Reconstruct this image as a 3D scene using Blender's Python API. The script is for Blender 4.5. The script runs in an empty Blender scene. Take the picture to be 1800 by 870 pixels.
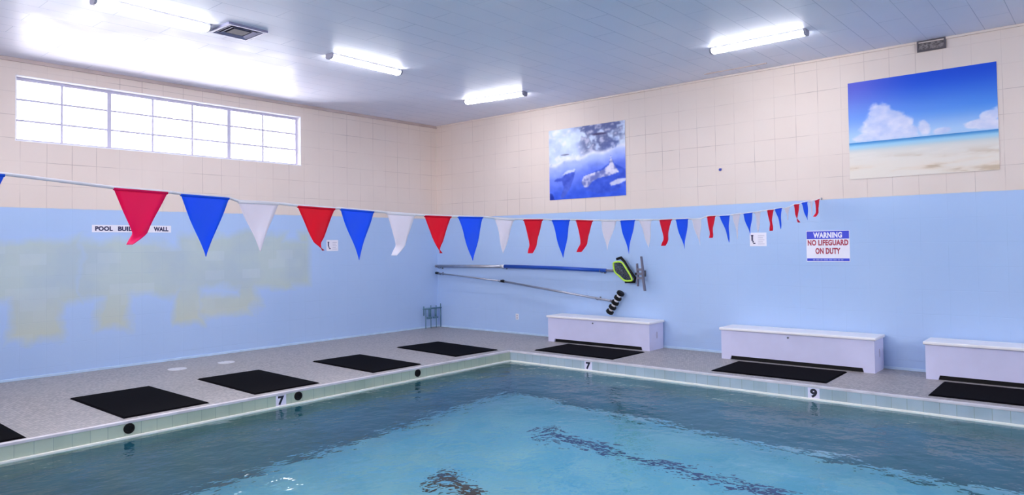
import bpy, bmesh, math, random
import numpy as np
from mathutils import Vector, Matrix, noise as mnoise
random.seed(4)
sc = bpy.context.scene
COL = sc.collection

# ------------------------------------------------------------ camera
CAM = (10.935, -10.241, 1.673)
yaw, pitch, roll = math.radians(40.80), math.radians(1.583), math.radians(-0.741)
fwd = Vector((-math.sin(yaw)*math.cos(pitch), math.cos(yaw)*math.cos(pitch), math.sin(pitch)))
r0 = Vector((math.cos(yaw), math.sin(yaw), 0)); u0 = r0.cross(fwd)
rv = r0*math.cos(roll) + u0*math.sin(roll); uv_ = -r0*math.sin(roll) + u0*math.cos(roll)
cd = bpy.data.cameras.new('camera'); cam = bpy.data.objects.new('camera', cd); COL.objects.link(cam)
cam.matrix_world = Matrix(((rv.x, uv_.x, -fwd.x, CAM[0]), (rv.y, uv_.y, -fwd.y, CAM[1]), (rv.z, uv_.z, -fwd.z, CAM[2]), (0, 0, 0, 1)))
cd.sensor_width = 36; cd.lens = 1238.0/1800*36; cd.shift_y = -36.9/1800
cd.clip_start = 0.05; cd.clip_end = 200
sc.camera = cam

# ------------------------------------------------------------ light and exposure
DAY = 6.3          # sky seen through the window
TUBE = 13.0        # fluorescent diffusers
sc.view_settings.view_transform = 'Standard'; sc.view_settings.look = 'None'
sc.view_settings.gamma = 1.0; sc.view_settings.use_curve_mapping = False
sc.view_settings.exposure = 1.73
w = bpy.data.worlds.new('daylight'); sc.world = w; w.use_nodes = True
bg = w.node_tree.nodes['Background']; bg.inputs[0].default_value = (0.97, 0.93, 1.0, 1); bg.inputs[1].default_value = DAY
wt = w.node_tree; tcn = wt.nodes.new('ShaderNodeTexCoord'); sx_ = wt.nodes.new('ShaderNodeSeparateXYZ'); mr = wt.nodes.new('ShaderNodeMapRange')
wt.links.new(tcn.outputs['Generated'], sx_.inputs[0]); wt.links.new(sx_.outputs[2], mr.inputs[0])
mr.inputs[1].default_value = -.06; mr.inputs[2].default_value = .02; mr.inputs[3].default_value = DAY*.62; mr.inputs[4].default_value = DAY   # ground outside is darker than the sky
wt.links.new(mr.outputs[0], bg.inputs[1])
cy = sc.cycles
cy.use_denoising = True; cy.max_bounces = 14; cy.diffuse_bounces = 7; cy.glossy_bounces = 5
cy.transmission_bounces = 8; cy.transparent_max_bounces = 12
cy.caustics_refractive = True; cy.caustics_reflective = False; cy.sample_clamp_indirect = 14.0; cy.blur_glossy = 0.5
def portal(loc, sx, sy, cols):
    """marks a window opening for the sampling of the sky outside"""
    pd = bpy.data.lights.new('window_daylight', 'AREA'); pd.shape = 'RECTANGLE'; pd.size = sx; pd.size_y = sy
    pd.energy = 1; pd.cycles.is_portal = True
    po = bpy.data.objects.new('window_daylight', pd); COL.objects.link(po); po.location = loc
    po.rotation_euler = Matrix(cols).to_euler()
portal((-0.26, -5.395, 3.575), 4.26, .88, ((0, 0, -1), (1, 0, 0), (0, -1, 0)))
BW = [(2.0, 8.2)]; BWZ = (2.75, 3.95)     # unseen window added behind the camera for fill light
for a, b in BW: portal(((a+b)/2, -12.26, sum(BWZ)/2), b-a, BWZ[1]-BWZ[0], ((1, 0, 0), (0, 0, -1), (0, 1, 0)))

EW = (-7.6, -3.2); EWZ = (2.75, 3.95)                 # unseen window added in the end wall to brighten pennants and window wall
portal((16.86, sum(EW)/2, sum(EWZ)/2), EW[1]-EW[0], EWZ[1]-EWZ[0], ((0, 0, 1), (-1, 0, 0), (0, -1, 0)))

# ------------------------------------------------------------ room numbers
HC = 4.23; PAINT = 2.261; PX, PY = 3.486, -1.704; WZ = -0.161
RX, RY = 16.6, -12.0; PX2, PY2 = 14.2, -9.33; PB = -2.42
WY0, WY1, WZ0, WZ1 = -7.525, -3.262, 3.137, 4.012

# ------------------------------------------------------------ helpers
def s2l(c):
    return tuple((x/12.92 if x <= 0.04045 else ((x+0.055)/1.055)**2.4) for x in [v/255 for v in c])
def tag(o, label=None, cat=None, group=None, kind=None):
    if label: o['label'] = label
    if cat: o['category'] = cat
    if group: o['group'] = group
    if kind: o['kind'] = kind
    return o
def obj(name, bm, mat, parent=None, smooth=False):
    me = bpy.data.meshes.new(name); bm.normal_update(); bm.to_mesh(me); bm.free()
    me.materials.append(mat)
    if smooth:
        for p in me.polygons: p.use_smooth = True
    o = bpy.data.objects.new(name, me); COL.objects.link(o)
    if parent: o.parent = parent
    return o
def empty(name, loc=(0, 0, 0), rz=0):
    o = bpy.data.objects.new(name, None); o.empty_display_size = .1; COL.objects.link(o)
    o.location = loc; o.rotation_euler = (0, 0, rz); return o
def box(bm, x0, x1, y0, y1, z0, z1, bev=0, seg=2):
    b = bmesh.new() if bev else bm
    vs = [b.verts.new((x, y, z)) for x in (x0, x1) for y in (y0, y1) for z in (z0, z1)]
    for f in ((0, 1, 3, 2), (4, 6, 7, 5), (0, 4, 5, 1), (2, 3, 7, 6), (0, 2, 6, 4), (1, 5, 7, 3)):
        b.faces.new([vs[i] for i in f])
    if bev:
        bmesh.ops.bevel(b, geom=list(b.edges), offset=bev, segments=seg, profile=.6, affect='EDGES')
        merge(bm, b)
def merge(bm, b):
    b.verts.index_update(); m = {}
    for v in b.verts: m[v] = bm.verts.new(v.co)
    for f in b.faces:
        try: bm.faces.new([m[v] for v in f.verts])
        except ValueError: pass
    b.free()
def tube(bm, pts, r, n=12, cap=True):
    pts = [Vector(p) for p in pts]; rings = []
    rr = r if isinstance(r, (list, tuple)) else [r]*len(pts)
    for i, p in enumerate(pts):
        t = (pts[min(i+1, len(pts)-1)] - pts[max(i-1, 0)]).normalized()
        a = t.orthogonal().normalized() if i == 0 else (a_prev - t*a_prev.dot(t)).normalized()
        a_prev = a; b = t.cross(a)
        rings.append([bm.verts.new(p + (a*math.cos(2*math.pi*k/n) + b*math.sin(2*math.pi*k/n))*rr[i]) for k in range(n)])
    for i in range(len(rings)-1):
        for k in range(n):
            bm.faces.new((rings[i][k], rings[i][(k+1) % n], rings[i+1][(k+1) % n], rings[i+1][k]))
    if cap:
        bm.faces.new(rings[0][::-1]); bm.faces.new(rings[-1])
def prism(bm, pts, axis, a0, a1):
    """outline pts (p,q) extruded along axis from a0 to a1; axis 'x': (y,z), 'y': (x,z), 'z': (x,y)"""
    def P(p, a): return {'x': (a, p[0], p[1]), 'y': (p[0], a, p[1]), 'z': (p[0], p[1], a)}[axis]
    A = [bm.verts.new(P(p, a0)) for p in pts]; B = [bm.verts.new(P(p, a1)) for p in pts]
    bm.faces.new(A); bm.faces.new(B[::-1]); n = len(pts)
    for i in range(n): bm.faces.new((A[i], B[i], B[(i+1) % n], A[(i+1) % n]))
    bmesh.ops.recalc_face_normals(bm, faces=list(bm.faces))
def text(name, s, x0, x1, z0, z1, mat, parent, wall='y', off=0.0, th=0.0012, bold=0.0, maker=None):
    """lettering fitted to a rectangle lying on a wall; reads left to right for someone in the room"""
    cu = bpy.data.curves.new('lettering', 'FONT'); cu.body = s; cu.size = 1; cu.extrude = .01; cu.resolution_u = 4; cu.offset = bold
    cu.space_character = 1.06
    t = bpy.data.objects.new('lettering', cu); COL.objects.link(t)
    dg = bpy.context.evaluated_depsgraph_get(); dg.update()
    me = bpy.data.meshes.new_from_object(t.evaluated_get(dg)); bpy.data.objects.remove(t)
    v = np.array([q.co[:] for q in me.vertices]); lo, hi = v.min(0), v.max(0)
    for i, q in enumerate(me.vertices):
        a = (v[i, 0]-lo[0])/(hi[0]-lo[0]); b = (v[i, 1]-lo[1])/(hi[1]-lo[1]); d = off + (th if v[i, 2] > 0 else 0)
        X = x0+(x1-x0)*a; Z = z0+(z1-z0)*b
        q.co = (X, -d, Z) if wall == 'y' else (d, X, Z)
    me.materials.clear(); me.materials.append(mat)
    o = bpy.data.objects.new(name, me); COL.objects.link(o); o.parent = parent
    return o

# ------------------------------------------------------------ materials
class NT:
    def __init__(s, name):
        s.m = bpy.data.materials.new(name); s.m.use_nodes = True; s.t = s.m.node_tree; s.N = s.t.nodes; s.L = s.t.links
        s.b = s.N['Principled BSDF']; s.out = s.N['Material Output']
    def n(s, typ, **kw):
        nd = s.N.new(typ)
        for k, v in kw.items():
            if k.startswith('i_'):
                key = k[2:]; key = int(key) if key.isdigit() else key.replace('_', ' ')
                if hasattr(v, 'is_output'): s.L.new(v, nd.inputs[key])
                else: nd.inputs[key].default_value = v
            else: setattr(nd, k, v)
        return nd
    def math(s, op, a, b=None, c=None):
        nd = s.N.new('ShaderNodeMath'); nd.operation = op
        for i, v in enumerate((a, b, c)):
            if v is None: continue
            if hasattr(v, 'is_output'): s.L.new(v, nd.inputs[i])
            else: nd.inputs[i].default_value = v
        return nd.outputs[0]
    def mix(s, f, a, b, mode='MIX'):
        nd = s.N.new('ShaderNodeMix'); nd.data_type = 'RGBA'; nd.blend_type = mode
        for i, v in ((0, f), (6, a), (7, b)):
            if hasattr(v, 'is_output'): s.L.new(v, nd.inputs[i])
            else: nd.inputs[i].default_value = v if i == 0 else (tuple(v)+(1,) if len(v) == 3 else v)
        return nd.outputs[2]
    def noise(s, scale, detail=3, rough=.5, vec=None, sc3=None):
        v = vec or s.pos()
        if sc3: v = s.n('ShaderNodeMapping', i_Vector=v, i_Scale=sc3).outputs[0]
        return s.n('ShaderNodeTexNoise', i_Vector=v, i_Scale=scale, i_Detail=detail, i_Roughness=rough).outputs[0]
    def pos(s):
        return s.n('ShaderNodeNewGeometry').outputs['Position']
    def ramp(s, v, lo, hi, a=0., b=1.):
        return s.n('ShaderNodeMapRange', i_0=v, i_1=lo, i_2=hi, i_3=a, i_4=b).outputs[0]
    def bump(s, h, strength=.3, dist=.01):
        s.L.new(s.n('ShaderNodeBump', i_Height=h, i_Strength=strength, i_Distance=dist).outputs[0], s.b.inputs['Normal'])
    def col(s, c):
        if hasattr(c, 'is_output'): s.L.new(c, s.b.inputs['Base Color'])
        else: s.b.inputs['Base Color'].default_value = tuple(c)+(1,)
def plain(name, srgb, rough=.5, metal=0, var=.06, nscale=8, bump=0, spec=.5):
    t = NT(name); c = s2l(srgb)
    n = t.noise(nscale, 4)
    t.col(t.mix(t.ramp(n, .35, .65), tuple(x*(1-var) for x in c), tuple(min(1, x*(1+var)) for x in c)))
    t.b.inputs['Roughness'].default_value = rough; t.b.inputs['Metallic'].default_value = metal
    t.b.inputs['Specular IOR Level'].default_value = spec
    if bump: t.bump(t.noise(nscale*12, 2), .3, bump)
    return t.m
def emis(name, col, s):
    t = NT(name); t.b.inputs['Base Color'].default_value = (.9, .9, .9, 1)
    t.b.inputs['Emission Color'].default_value = tuple(col)+(1,); t.b.inputs['Emission Strength'].default_value = s
    return t.m

BEIGE = s2l((232, 217, 206)); BEIGE2 = s2l((224, 208, 196)); BLUE = s2l((178, 203, 238)); BLUE2 = s2l((173, 199, 236))
def wall_mat(name, axis, phase, stain=False):
    t = NT(name); p = t.pos(); s = t.n('ShaderNodeSeparateXYZ', i_0=p)
    u = t.math('SUBTRACT', s.outputs[axis], phase); v = t.math('SUBTRACT', s.outputs[2], PAINT)
    wob = t.math('MULTIPLY', t.math('SUBTRACT', t.noise(1.3, 2), .5), .012)
    vec = t.n('ShaderNodeCombineXYZ', i_0=t.math('ADD', u, wob), i_1=t.math('ADD', v, wob)).outputs[0]
    br = t.n('ShaderNodeTexBrick', offset=0.0, squash=1.0, i_Vector=vec, i_Scale=1.0, i_Mortar_Size=.0042, i_Mortar_Smooth=.35, i_Bias=0.0, i_Brick_Width=.3048, i_Row_Height=.3048)
    br.inputs['Color1'].default_value = (0, 0, 0, 1); br.inputs['Color2'].default_value = (1, 1, 1, 1)
    joint = br.outputs['Fac']; rnd = br.outputs['Color']
    up = t.ramp(t.math('ADD', s.outputs[2], t.math('MULTIPLY', t.math('SUBTRACT', t.noise(9, 2), .5), .012)), PAINT-.004, PAINT+.004)
    blot = t.ramp(t.noise(.9, 4), .35, .7)
    beige = t.mix(t.math('MULTIPLY', blot, .6), BEIGE, BEIGE2)
    beige = t.mix(t.math('MULTIPLY', t.n('ShaderNodeRGBToBW', i_0=rnd).outputs[0], .10), beige, tuple(x*.86 for x in BEIGE))
    blue = t.mix(blot, BLUE, BLUE2)
    if stain:
        n1 = t.math('MULTIPLY', t.math('SUBTRACT', t.noise(2.2, 4), .5), .42); n2 = t.math('MULTIPLY', t.math('SUBTRACT', t.noise(2.2, 4, vec=t.n('ShaderNodeVectorMath', operation='ADD', i_0=p, i_1=(7, 3, 5)).outputs[0]), .5), .42)
        yy = t.math('ADD', s.outputs[1], n1); zz = t.math('ADD', s.outputs[2], n2)
        def bx(y0, y1, z0, z1, clean=False):
            Y, Z = (s.outputs[1], s.outputs[2]) if clean else (yy, zz)
            a = t.math('SUBTRACT', t.math('ABSOLUTE', t.math('SUBTRACT', Y, (y0+y1)/2)), (y1-y0)/2)
            b = t.math('SUBTRACT', t.math('ABSOLUTE', t.math('SUBTRACT', Z, (z0+z1)/2)), (z1-z0)/2)
            return t.math('MAXIMUM', a, b)
        d = bx(-9.5, -6.75, .98, 1.86)
        for q in [(-6.8, -3.4, 1.02, 1.80), (-5.4, -3.6, 1.3, 1.93), (-7.55, -7.0, .52, 1.2), (-6.5, -6.08, .55, 1.2), (-5.46, -5.02, .55, 1.2), (-5.1, -4.2, .66, .92), (-4.4, -4.1, .7, 1.2), (-8.6, -7.9, .7, 1.2)]:
            d = t.math('MINIMUM', d, bx(*q))
        d = t.math('MINIMUM', d, bx(-4.2, -3.1, 1.04, 1.82, True)); d = t.math('MINIMUM', d, bx(-3.32, -3.1, 1.75, 1.96, True))
        m = t.ramp(d, -.07, .07, 1, 0)
        grey = t.mix(t.ramp(t.noise(1.4, 3), .4, .6), s2l((190, 205, 202)), s2l((180, 197, 204)))
        low = t.ramp(s.outputs[2], .6, 1.2)
        grey = t.mix(low, s2l((200, 208, 192)), grey)
        # lighter rubbed patches of whole blocks
        b2 = t.n('ShaderNodeTexBrick', offset=.5, squash=1.0, i_Vector=vec, i_Scale=1.0, i_Mortar_Size=0.0, i_Mortar_Smooth=0.0, i_Bias=0.0, i_Brick_Width=.31, i_Row_Height=.152)
        b2.inputs['Color1'].default_value = (0, 0, 0, 1); b2.inputs['Color2'].default_value = (1, 1, 1, 1)
        grey = t.mix(t.ramp(t.n('ShaderNodeRGBToBW', i_0=b2.outputs['Color']).outputs[0], .7, 1, 0, .30), grey, s2l((206, 218, 224)))
        blue = t.mix(t.math('MULTIPLY', m, .92), blue, grey)
    c = t.mix(up, blue, beige)
    # joints: faint in places, dark in others
    vis = t.math('ADD', t.ramp(t.noise(1.1, 3, .6), .45, .68, .10, .62), 0)
    vis = t.math('MULTIPLY', vis, t.ramp(up, 0, 1, .22, 1))
    c = t.mix(t.math('MULTIPLY', joint, vis), c, t.mix(up, s2l((120, 155, 190)), s2l((150, 130, 125))))
    t.col(c); t.b.inputs['Roughness'].default_value = .62; t.b.inputs['Specular IOR Level'].default_value = .18
    h = t.math('SUBTRACT', t.math('MULTIPLY', t.noise(38, 3), .15), t.math('MULTIPLY', joint, 1.0))
    t.bump(h, .28, .004)
    return t.m
M = {}
M['wall_l'] = wall_mat('painted_block_wall_window_side', 1, -7.467, True)
M['wall_b'] = wall_mat('painted_block_wall', 0, 5.036)
M['wall_s'] = wall_mat('painted_block_wall_side', 1, -7.467)
def ceil_mat():
    t = NT('painted_ceiling_tile'); p = t.pos()
    br = t.n('ShaderNodeTexBrick', offset=0.5, squash=1.0, i_Vector=t.n('ShaderNodeMapping', i_Vector=p, i_Rotation=(0, 0, math.radians(90))).outputs[0], i_Scale=1.0, i_Mortar_Size=.004, i_Mortar_Smooth=.3, i_Bias=0.0, i_Brick_Width=1.22, i_Row_Height=.305)
    br.inputs['Color1'].default_value = (0, 0, 0, 1); br.inputs['Color2'].default_value = (1, 1, 1, 1)
    rnd = t.n('ShaderNodeRGBToBW', i_0=br.outputs['Color']).outputs[0]
    a, b = s2l((238, 236, 246)), s2l((228, 230, 243))
    c = t.mix(t.ramp(t.noise(.7, 3), .35, .65), a, b)
    c = t.mix(t.math('MULTIPLY', rnd, .35), c, b)
    c = t.mix(t.math('MULTIPLY', br.outputs['Fac'], t.ramp(t.noise(.8, 2), .4, .6, .25, .65)), c, s2l((150, 160, 185)))
    t.col(c)
    t.L.new(t.ramp(t.noise(2.5, 4, sc3=(1, 1, 1)), .3, .7, .34, .46), t.b.inputs['Roughness'])
    t.b.inputs['Specular IOR Level'].default_value = .10
    h = t.math('ADD', t.math('MULTIPLY', br.outputs['Fac'], -1.0), t.math('ADD', t.math('MULTIPLY', rnd, .35), t.math('MULTIPLY', t.noise(5, 4), .9)))
    t.bump(h, .16, .003)
    return t.m
M['ceil'] = ceil_mat()
def deck_mat():
    t = NT('speckled_mosaic_deck'); p = t.pos()
    br = t.n('ShaderNodeTexBrick', offset=0.5, squash=1.0, i_Vector=p, i_Scale=1.0, i_Mortar_Size=.003, i_Mortar_Smooth=.3, i_Bias=0.0, i_Brick_Width=.03, i_Row_Height=.03)
    br.inputs['Color1'].default_value = (0, 0, 0, 1); br.inputs['Color2'].default_value = (1, 1, 1, 1)
    rnd = t.n('ShaderNodeRGBToBW', i_0=br.outputs['Color']).outputs[0]
    c = t.mix(rnd, s2l((142, 137, 136)), s2l((188, 181, 176)))
    c = t.mix(t.ramp(t.noise(.8, 4), .35, .7, 0, .45), c, s2l((168, 164, 160)))
    c = t.mix(t.math('MULTIPLY', br.outputs['Fac'], .5), c, s2l((140, 138, 142)))
    t.col(c); t.b.inputs['Roughness'].default_value = .45
    t.bump(t.math('SUBTRACT', t.math('MULTIPLY', t.noise(60, 2), .5), br.outputs['Fac']), .25, .003)
    return t.m
M['deck'] = deck_mat()
def tile_mat(name, axis, c1, c2):
    t = NT(name); p = t.pos(); s = t.n('ShaderNodeSeparateXYZ', i_0=p)
    vec = t.n('ShaderNodeCombineXYZ', i_0=s.outputs[axis], i_1=t.math('ADD', s.outputs[2], .1525)).outputs[0]
    br = t.n('ShaderNodeTexBrick', offset=0.0, squash=1.0, i_Vector=vec, i_Scale=1.0, i_Mortar_Size=.0028, i_Mortar_Smooth=.2, i_Bias=0.0, i_Brick_Width=.1525, i_Row_Height=.1525)
    br.inputs['Color1'].default_value = tuple(s2l(c1))+(1,); br.inputs['Color2'].default_value = tuple(s2l(c2))+(1,); br.inputs['Mortar'].default_value = tuple(s2l((146, 160, 152)))+(1,)
    c = t.mix(t.ramp(t.noise(3, 4, sc3=(1, 1, .4)), .45, .75, 0, .35), br.outputs['Color'], s2l((130, 145, 132)))
    t.col(c); t.b.inputs['Roughness'].default_value = .25
    return t.m
M['tile_l'] = tile_mat('pool_edge_tile_window_side', 1, (182, 194, 176), (174, 187, 168))
M['tile_b'] = tile_mat('pool_edge_tile_far_side', 0, (176, 192, 202), (168, 185, 196))
M['lip'] = plain('worn_white_coping', (214, 208, 212), .4, var=.12, nscale=4)
M['white_line'] = plain('white_gutter_lip', (250, 247, 236), .35, var=.05, nscale=3)
M['caulk'] = plain('pale_blue_base_strip', (190, 215, 240), .5)
M['ceil_trim'] = plain('beige_edge_trim', (196, 178, 172), .5, var=.1, nscale=2)
def basin_mat():
    t = NT('pool_plaster_floor'); p = t.pos(); s = t.n('ShaderNodeSeparateXYZ', i_0=p)
    base = t.mix(t.ramp(t.noise(1.6, 6, .65), .38, .66), s2l((118, 212, 240)), s2l((164, 230, 243)))
    return t, base, s
t, base, s = basin_mat()
def lanebar(t, s, y0, y1, x0, x1, soft=.01):
    a = t.math('SUBTRACT', t.math('ABSOLUTE', t.math('SUBTRACT', s.outputs[1], (y0+y1)/2)), (y1-y0)/2)
    b = t.math('SUBTRACT', t.math('ABSOLUTE', t.math('SUBTRACT', s.outputs[0], (x0+x1)/2)), (x1-x0)/2)
    return t.ramp(t.math('MAXIMUM', a, b), -soft, soft, 1, 0)
t.col(base); t.b.inputs['Roughness'].default_value = .7
M['basin_floor'] = t.m
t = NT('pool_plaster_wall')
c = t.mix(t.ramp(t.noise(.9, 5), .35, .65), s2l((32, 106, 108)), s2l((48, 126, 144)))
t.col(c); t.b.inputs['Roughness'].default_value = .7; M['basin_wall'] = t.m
M['lane'] = plain('dark_blue_lane_tile', (28, 62, 128), .4, var=.2)
M['lane_k'] = plain('black_lane_tile', (22, 26, 38), .4, var=.2)
def water_mat():
    t = NT('pool_water'); t.N.remove(t.b); p = t.pos()
    n1 = t.noise(1.15, 3, .45, sc3=(1, 1.3, 1)); n2 = t.noise(4.2, 3, .55, sc3=(1.2, .9, 1))
    n3 = t.noise(10, 2, .5)
    h = t.math('ADD', t.math('ADD', n1, t.math('MULTIPLY', n2, .45)), t.math('MULTIPLY', n3, .10))
    bp = t.n('ShaderNodeBump', i_Height=h, i_Strength=1.0, i_Distance=.035).outputs[0]
    g = t.n('ShaderNodeBsdfGlass', i_IOR=1.333, i_Roughness=0.0, i_Normal=bp)
    g.inputs[0].default_value = (.87, .975, 1.0, 1)
    t.L.new(g.outputs[0], t.out.inputs[0]); return t.m
M['water'] = water_mat()
def mat_rubber():
    t = NT('black_perforated_rubber'); p = t.pos()
    v = t.n('ShaderNodeTexVoronoi', i_Vector=p, i_Scale=38.0); v.inputs['Randomness'].default_value = 0
    t.col(t.mix(t.ramp(v.outputs[0], .2, .35), s2l((2, 2, 4)), s2l((8, 7, 11)))); t.b.inputs['Roughness'].default_value = .75
    t.b.inputs['Specular IOR Level'].default_value = .03
    t.bump(t.ramp(v.outputs[0], .2, .35), .6, .004); return t.m
M['rubber'] = mat_rubber()
M['black'] = plain('black_plastic', (9, 9, 12), .5, spec=.25)
M['bench'] = plain('white_painted_bench', (214, 214, 242), .38, var=.03, nscale=3)
M['bench_lid'] = plain('white_bench_lid', (246, 243, 243), .35, var=.02, nscale=3)
M['grey_metal'] = plain('grey_metal', (120, 122, 132), .35, .7)
M['alu'] = plain('brushed_aluminium', (178, 180, 192), .35, .75)
M['pole_blue'] = plain('blue_anodised_pole', (20, 78, 182), .35, .2)
M['grey_plastic'] = plain('grey_plastic', (112, 110, 128), .5)
M['white_plastic'] = plain('white_plastic', (238, 236, 240), .4, var=.02)
M['lime'] = plain('lime_green_rim', (190, 232, 70), .4, var=.08)
M['net'] = None
t = NT('black_net_mesh'); wv = t.n('ShaderNodeTexVoronoi', i_Vector=t.pos(), i_Scale=110.0)
t.col(s2l((20, 26, 34))); tr = t.n('ShaderNodeBsdfTransparent'); mx = t.n('ShaderNodeMixShader')
t.L.new(t.ramp(wv.outputs[0], .28, .42, .45, .95), mx.inputs[0]); t.L.new(tr.outputs[0], mx.inputs[1]); t.L.new(t.b.outputs[0], mx.inputs[2]); t.L.new(mx.outputs[0], t.out.inputs[0])
M['net'] = t.m
M['pipe'] = plain('blue_grey_painted_pipe', (84, 124, 146), .5)
M['win_frame'] = plain('white_window_steel', (196, 193, 214), .4, var=.02)
M['jamb'] = plain('white_window_jamb', (244, 242, 246), .5, var=.01)
t = NT('window_glass'); t.N.remove(t.b)
gl = t.n('ShaderNodeBsdfGlossy', i_Roughness=.02); tr = t.n('ShaderNodeBsdfTransparent'); mx = t.n('ShaderNodeMixShader'); fr = t.n('ShaderNodeFresnel', i_IOR=1.3)
t.L.new(fr.outputs[0], mx.inputs[0]); t.L.new(tr.outputs[0], mx.inputs[1]); t.L.new(gl.outputs[0], mx.inputs[2]); t.L.new(mx.outputs[0], t.out.inputs[0]); M['glass'] = t.m
M['lamp'] = emis('fluorescent_diffuser', (.97, .96, 1.0), TUBE)
M['lamp_body'] = plain('white_lamp_housing', (225, 225, 232), .4)
M['cap'] = plain('grey_end_cap', (150, 150, 165), .5)
def cloth(name, srgb, trans=.5, rough=.6):
    t = NT(name); c = s2l(srgb); t.col(t.mix(t.noise(14, 3), tuple(x*.94 for x in c), c)); t.b.inputs['Roughness'].default_value = rough
    tl = t.n('ShaderNodeBsdfTranslucent'); tl.inputs[0].default_value = tuple(c)+(1,); mx = t.n('ShaderNodeMixShader'); mx.inputs[0].default_value = trans
    t.L.new(t.b.outputs[0], mx.inputs[1]); t.L.new(tl.outputs[0], mx.inputs[2]); t.L.new(mx.outputs[0], t.out.inputs[0]); return t.m
M['p_r'] = cloth('red_pennant_vinyl', (246, 14, 66)); M['p_b'] = cloth('blue_pennant_vinyl', (40, 124, 255)); M['p_w'] = cloth('white_pennant_vinyl', (248, 244, 250), .5)
M['p_m'] = cloth('magenta_red_pennant_vinyl', (252, 14, 122))
M['tape'] = plain('white_hem_tape', (240, 238, 242), .5)
M['sign_w'] = plain('white_sign_board', (240, 236, 246), .4, var=.02)
M['sign_b'] = plain('blue_sign_ink', (18, 48, 205), .4)
M['sign_r'] = plain('red_sign_ink', (168, 14, 60), .4)
M['sign_k'] = plain('dark_sign_ink', (44, 40, 84), .5)
M['sign_lb'] = plain('pale_blue_sign_ink', (130, 145, 220), .5)
M['sign_g'] = plain('faint_grey_ink', (190, 184, 205), .5)
M['ink'] = plain('black_numeral_ink', (18, 18, 40), .4)
M['tile_w'] = plain('white_marker_tile', (226, 222, 240), .25, var=.03)
M['patch'] = plain('white_cover_plate', (216, 216, 220), .5, var=.05)
M['vent'] = plain('grey_vent_metal', (150, 150, 178), .4, .2)
M['vent_d'] = plain('dark_vent_interior', (44, 42, 66), .6)
M['grime'] = None
t = NT('dusty_grille'); t.col(t.mix(t.ramp(t.noise(34, 4, .7), .38, .62), s2l((84, 78, 80)), s2l((168, 160, 160)))); t.b.inputs['Roughness'].default_value = .8; M['grime'] = t.m
M['hook_b'] = plain('blue_hook', (50, 70, 170), .4)

# ------------------------------------------------------------ shell
T = .30
bm = bmesh.new()
box(bm, -T, 0, RY-T, T, PB-.3, WZ0); box(bm, -T, 0, RY-T, T, WZ1, HC+T)
box(bm, -T, 0, RY-T, WY0, WZ0, WZ1); box(bm, -T, 0, WY1, T, WZ0, WZ1)
tag(obj('wall_left', bm, M['wall_l']), kind='structure')
bm = bmesh.new(); box(bm, 0, RX, 0, T, PB-.3, HC+T); tag(obj('wall_right', bm, M['wall_b']), kind='structure')
bm = bmesh.new(); box(bm, 0, RX, RY-T, RY, PB-.3, BWZ[0]); box(bm, 0, RX, RY-T, RY, BWZ[1], HC+T)
for a, b in ((0, BW[0][0]), (BW[0][1], RX)): box(bm, a, b, RY-T, RY, BWZ[0], BWZ[1])
tag(obj('wall_back', bm, M['wall_b']), kind='structure')
bm = bmesh.new(); box(bm, RX, RX+T, RY-T, T, PB-.3, EWZ[0]); box(bm, RX, RX+T, RY-T, T, EWZ[1], HC+T)
box(bm, RX, RX+T, RY-T, EW[0], EWZ[0], EWZ[1]); box(bm, RX, RX+T, EW[1], T, EWZ[0], EWZ[1]); tag(obj('wall_far', bm, M['wall_s']), kind='structure')
bm = bmesh.new(); box(bm, 0, RX, RY, 0, HC, HC+T); tag(obj('ceiling', bm, M['ceil']), kind='structure')
bm = bmesh.new()
box(bm, 0, PX, RY, 0, -.30, 0); box(bm, PX, PX2, PY, 0, -.30, 0); box(bm, PX2, RX, RY, 0, -.30, 0); box(bm, PX, PX2, RY, PY2, -.30, 0)
tag(obj('floor', bm, M['deck']), kind='structure')
# pool basin
bm = bmesh.new(); box(bm, PX, PX2, PY2, PY, PB-.3, PB); tag(obj('pool_floor', bm, M['basin_floor']), kind='structure')
bm = bmesh.new()
box(bm, PX-.4, PX, PY2, PY, PB-.3, -.30); box(bm, PX2, PX2+.4, PY2, PY, PB-.3, -.30)
box(bm, PX-.4, PX2+.4, PY, PY+.4, PB-.3, -.30); box(bm, PX-.4, PX2+.4, PY2-.4, PY2, PB-.3, -.30)
tag(obj('pool_wall', bm, M['basin_wall']), kind='structure')
TT = .012
bm = bmesh.new(); box(bm, PX, PX+TT, PY2, PY-TT, -.30, -.022); box(bm, PX2-TT, PX2, PY2, PY, -.30, -.022)
tag(obj('trim_1', bm, M['tile_l']), kind='structure')
bm = bmesh.new(); box(bm, PX, PX2, PY-TT, PY, -.30, -.022); box(bm, PX, PX2, PY2, PY2+TT, -.30, -.022)
tag(obj('trim_2', bm, M['tile_b']), kind='structure')
bm = bmesh.new()
box(bm, PX-.035, PX+TT+.006, PY2, PY+.035, -.024, .004, .006); box(bm, PX-.035, PX2, PY-TT-.006, PY+.035, -.024, .004, .006)
box(bm, PX, PX2, PY2-.035, PY2+TT+.006, -.024, .004, .006)
tag(obj('trim_3', bm, M['lip']), kind='structure')
bm = bmesh.new()
box(bm, PX+TT, PX+TT+.035, PY2, PY-TT, WZ-.02, WZ+.018, .004); box(bm, PX+TT, PX2, PY-TT-.035, PY-TT, WZ-.02, WZ+.018, .004)
tag(obj('trim_4', bm, M['white_line']), kind='structure')
bm = bmesh.new()
vs = [bm.verts.new(p) for p in ((PX+.01, PY2+.01, WZ), (PX2-.01, PY2+.01, WZ), (PX2-.01, PY-.01, WZ), (PX+.01, PY-.01, WZ))]; bm.faces.new(vs)
tag(obj('pool_water', bm, M['water']), 'rippled turquoise pool water below the grey tiled deck', 'water', kind='stuff')
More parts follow.
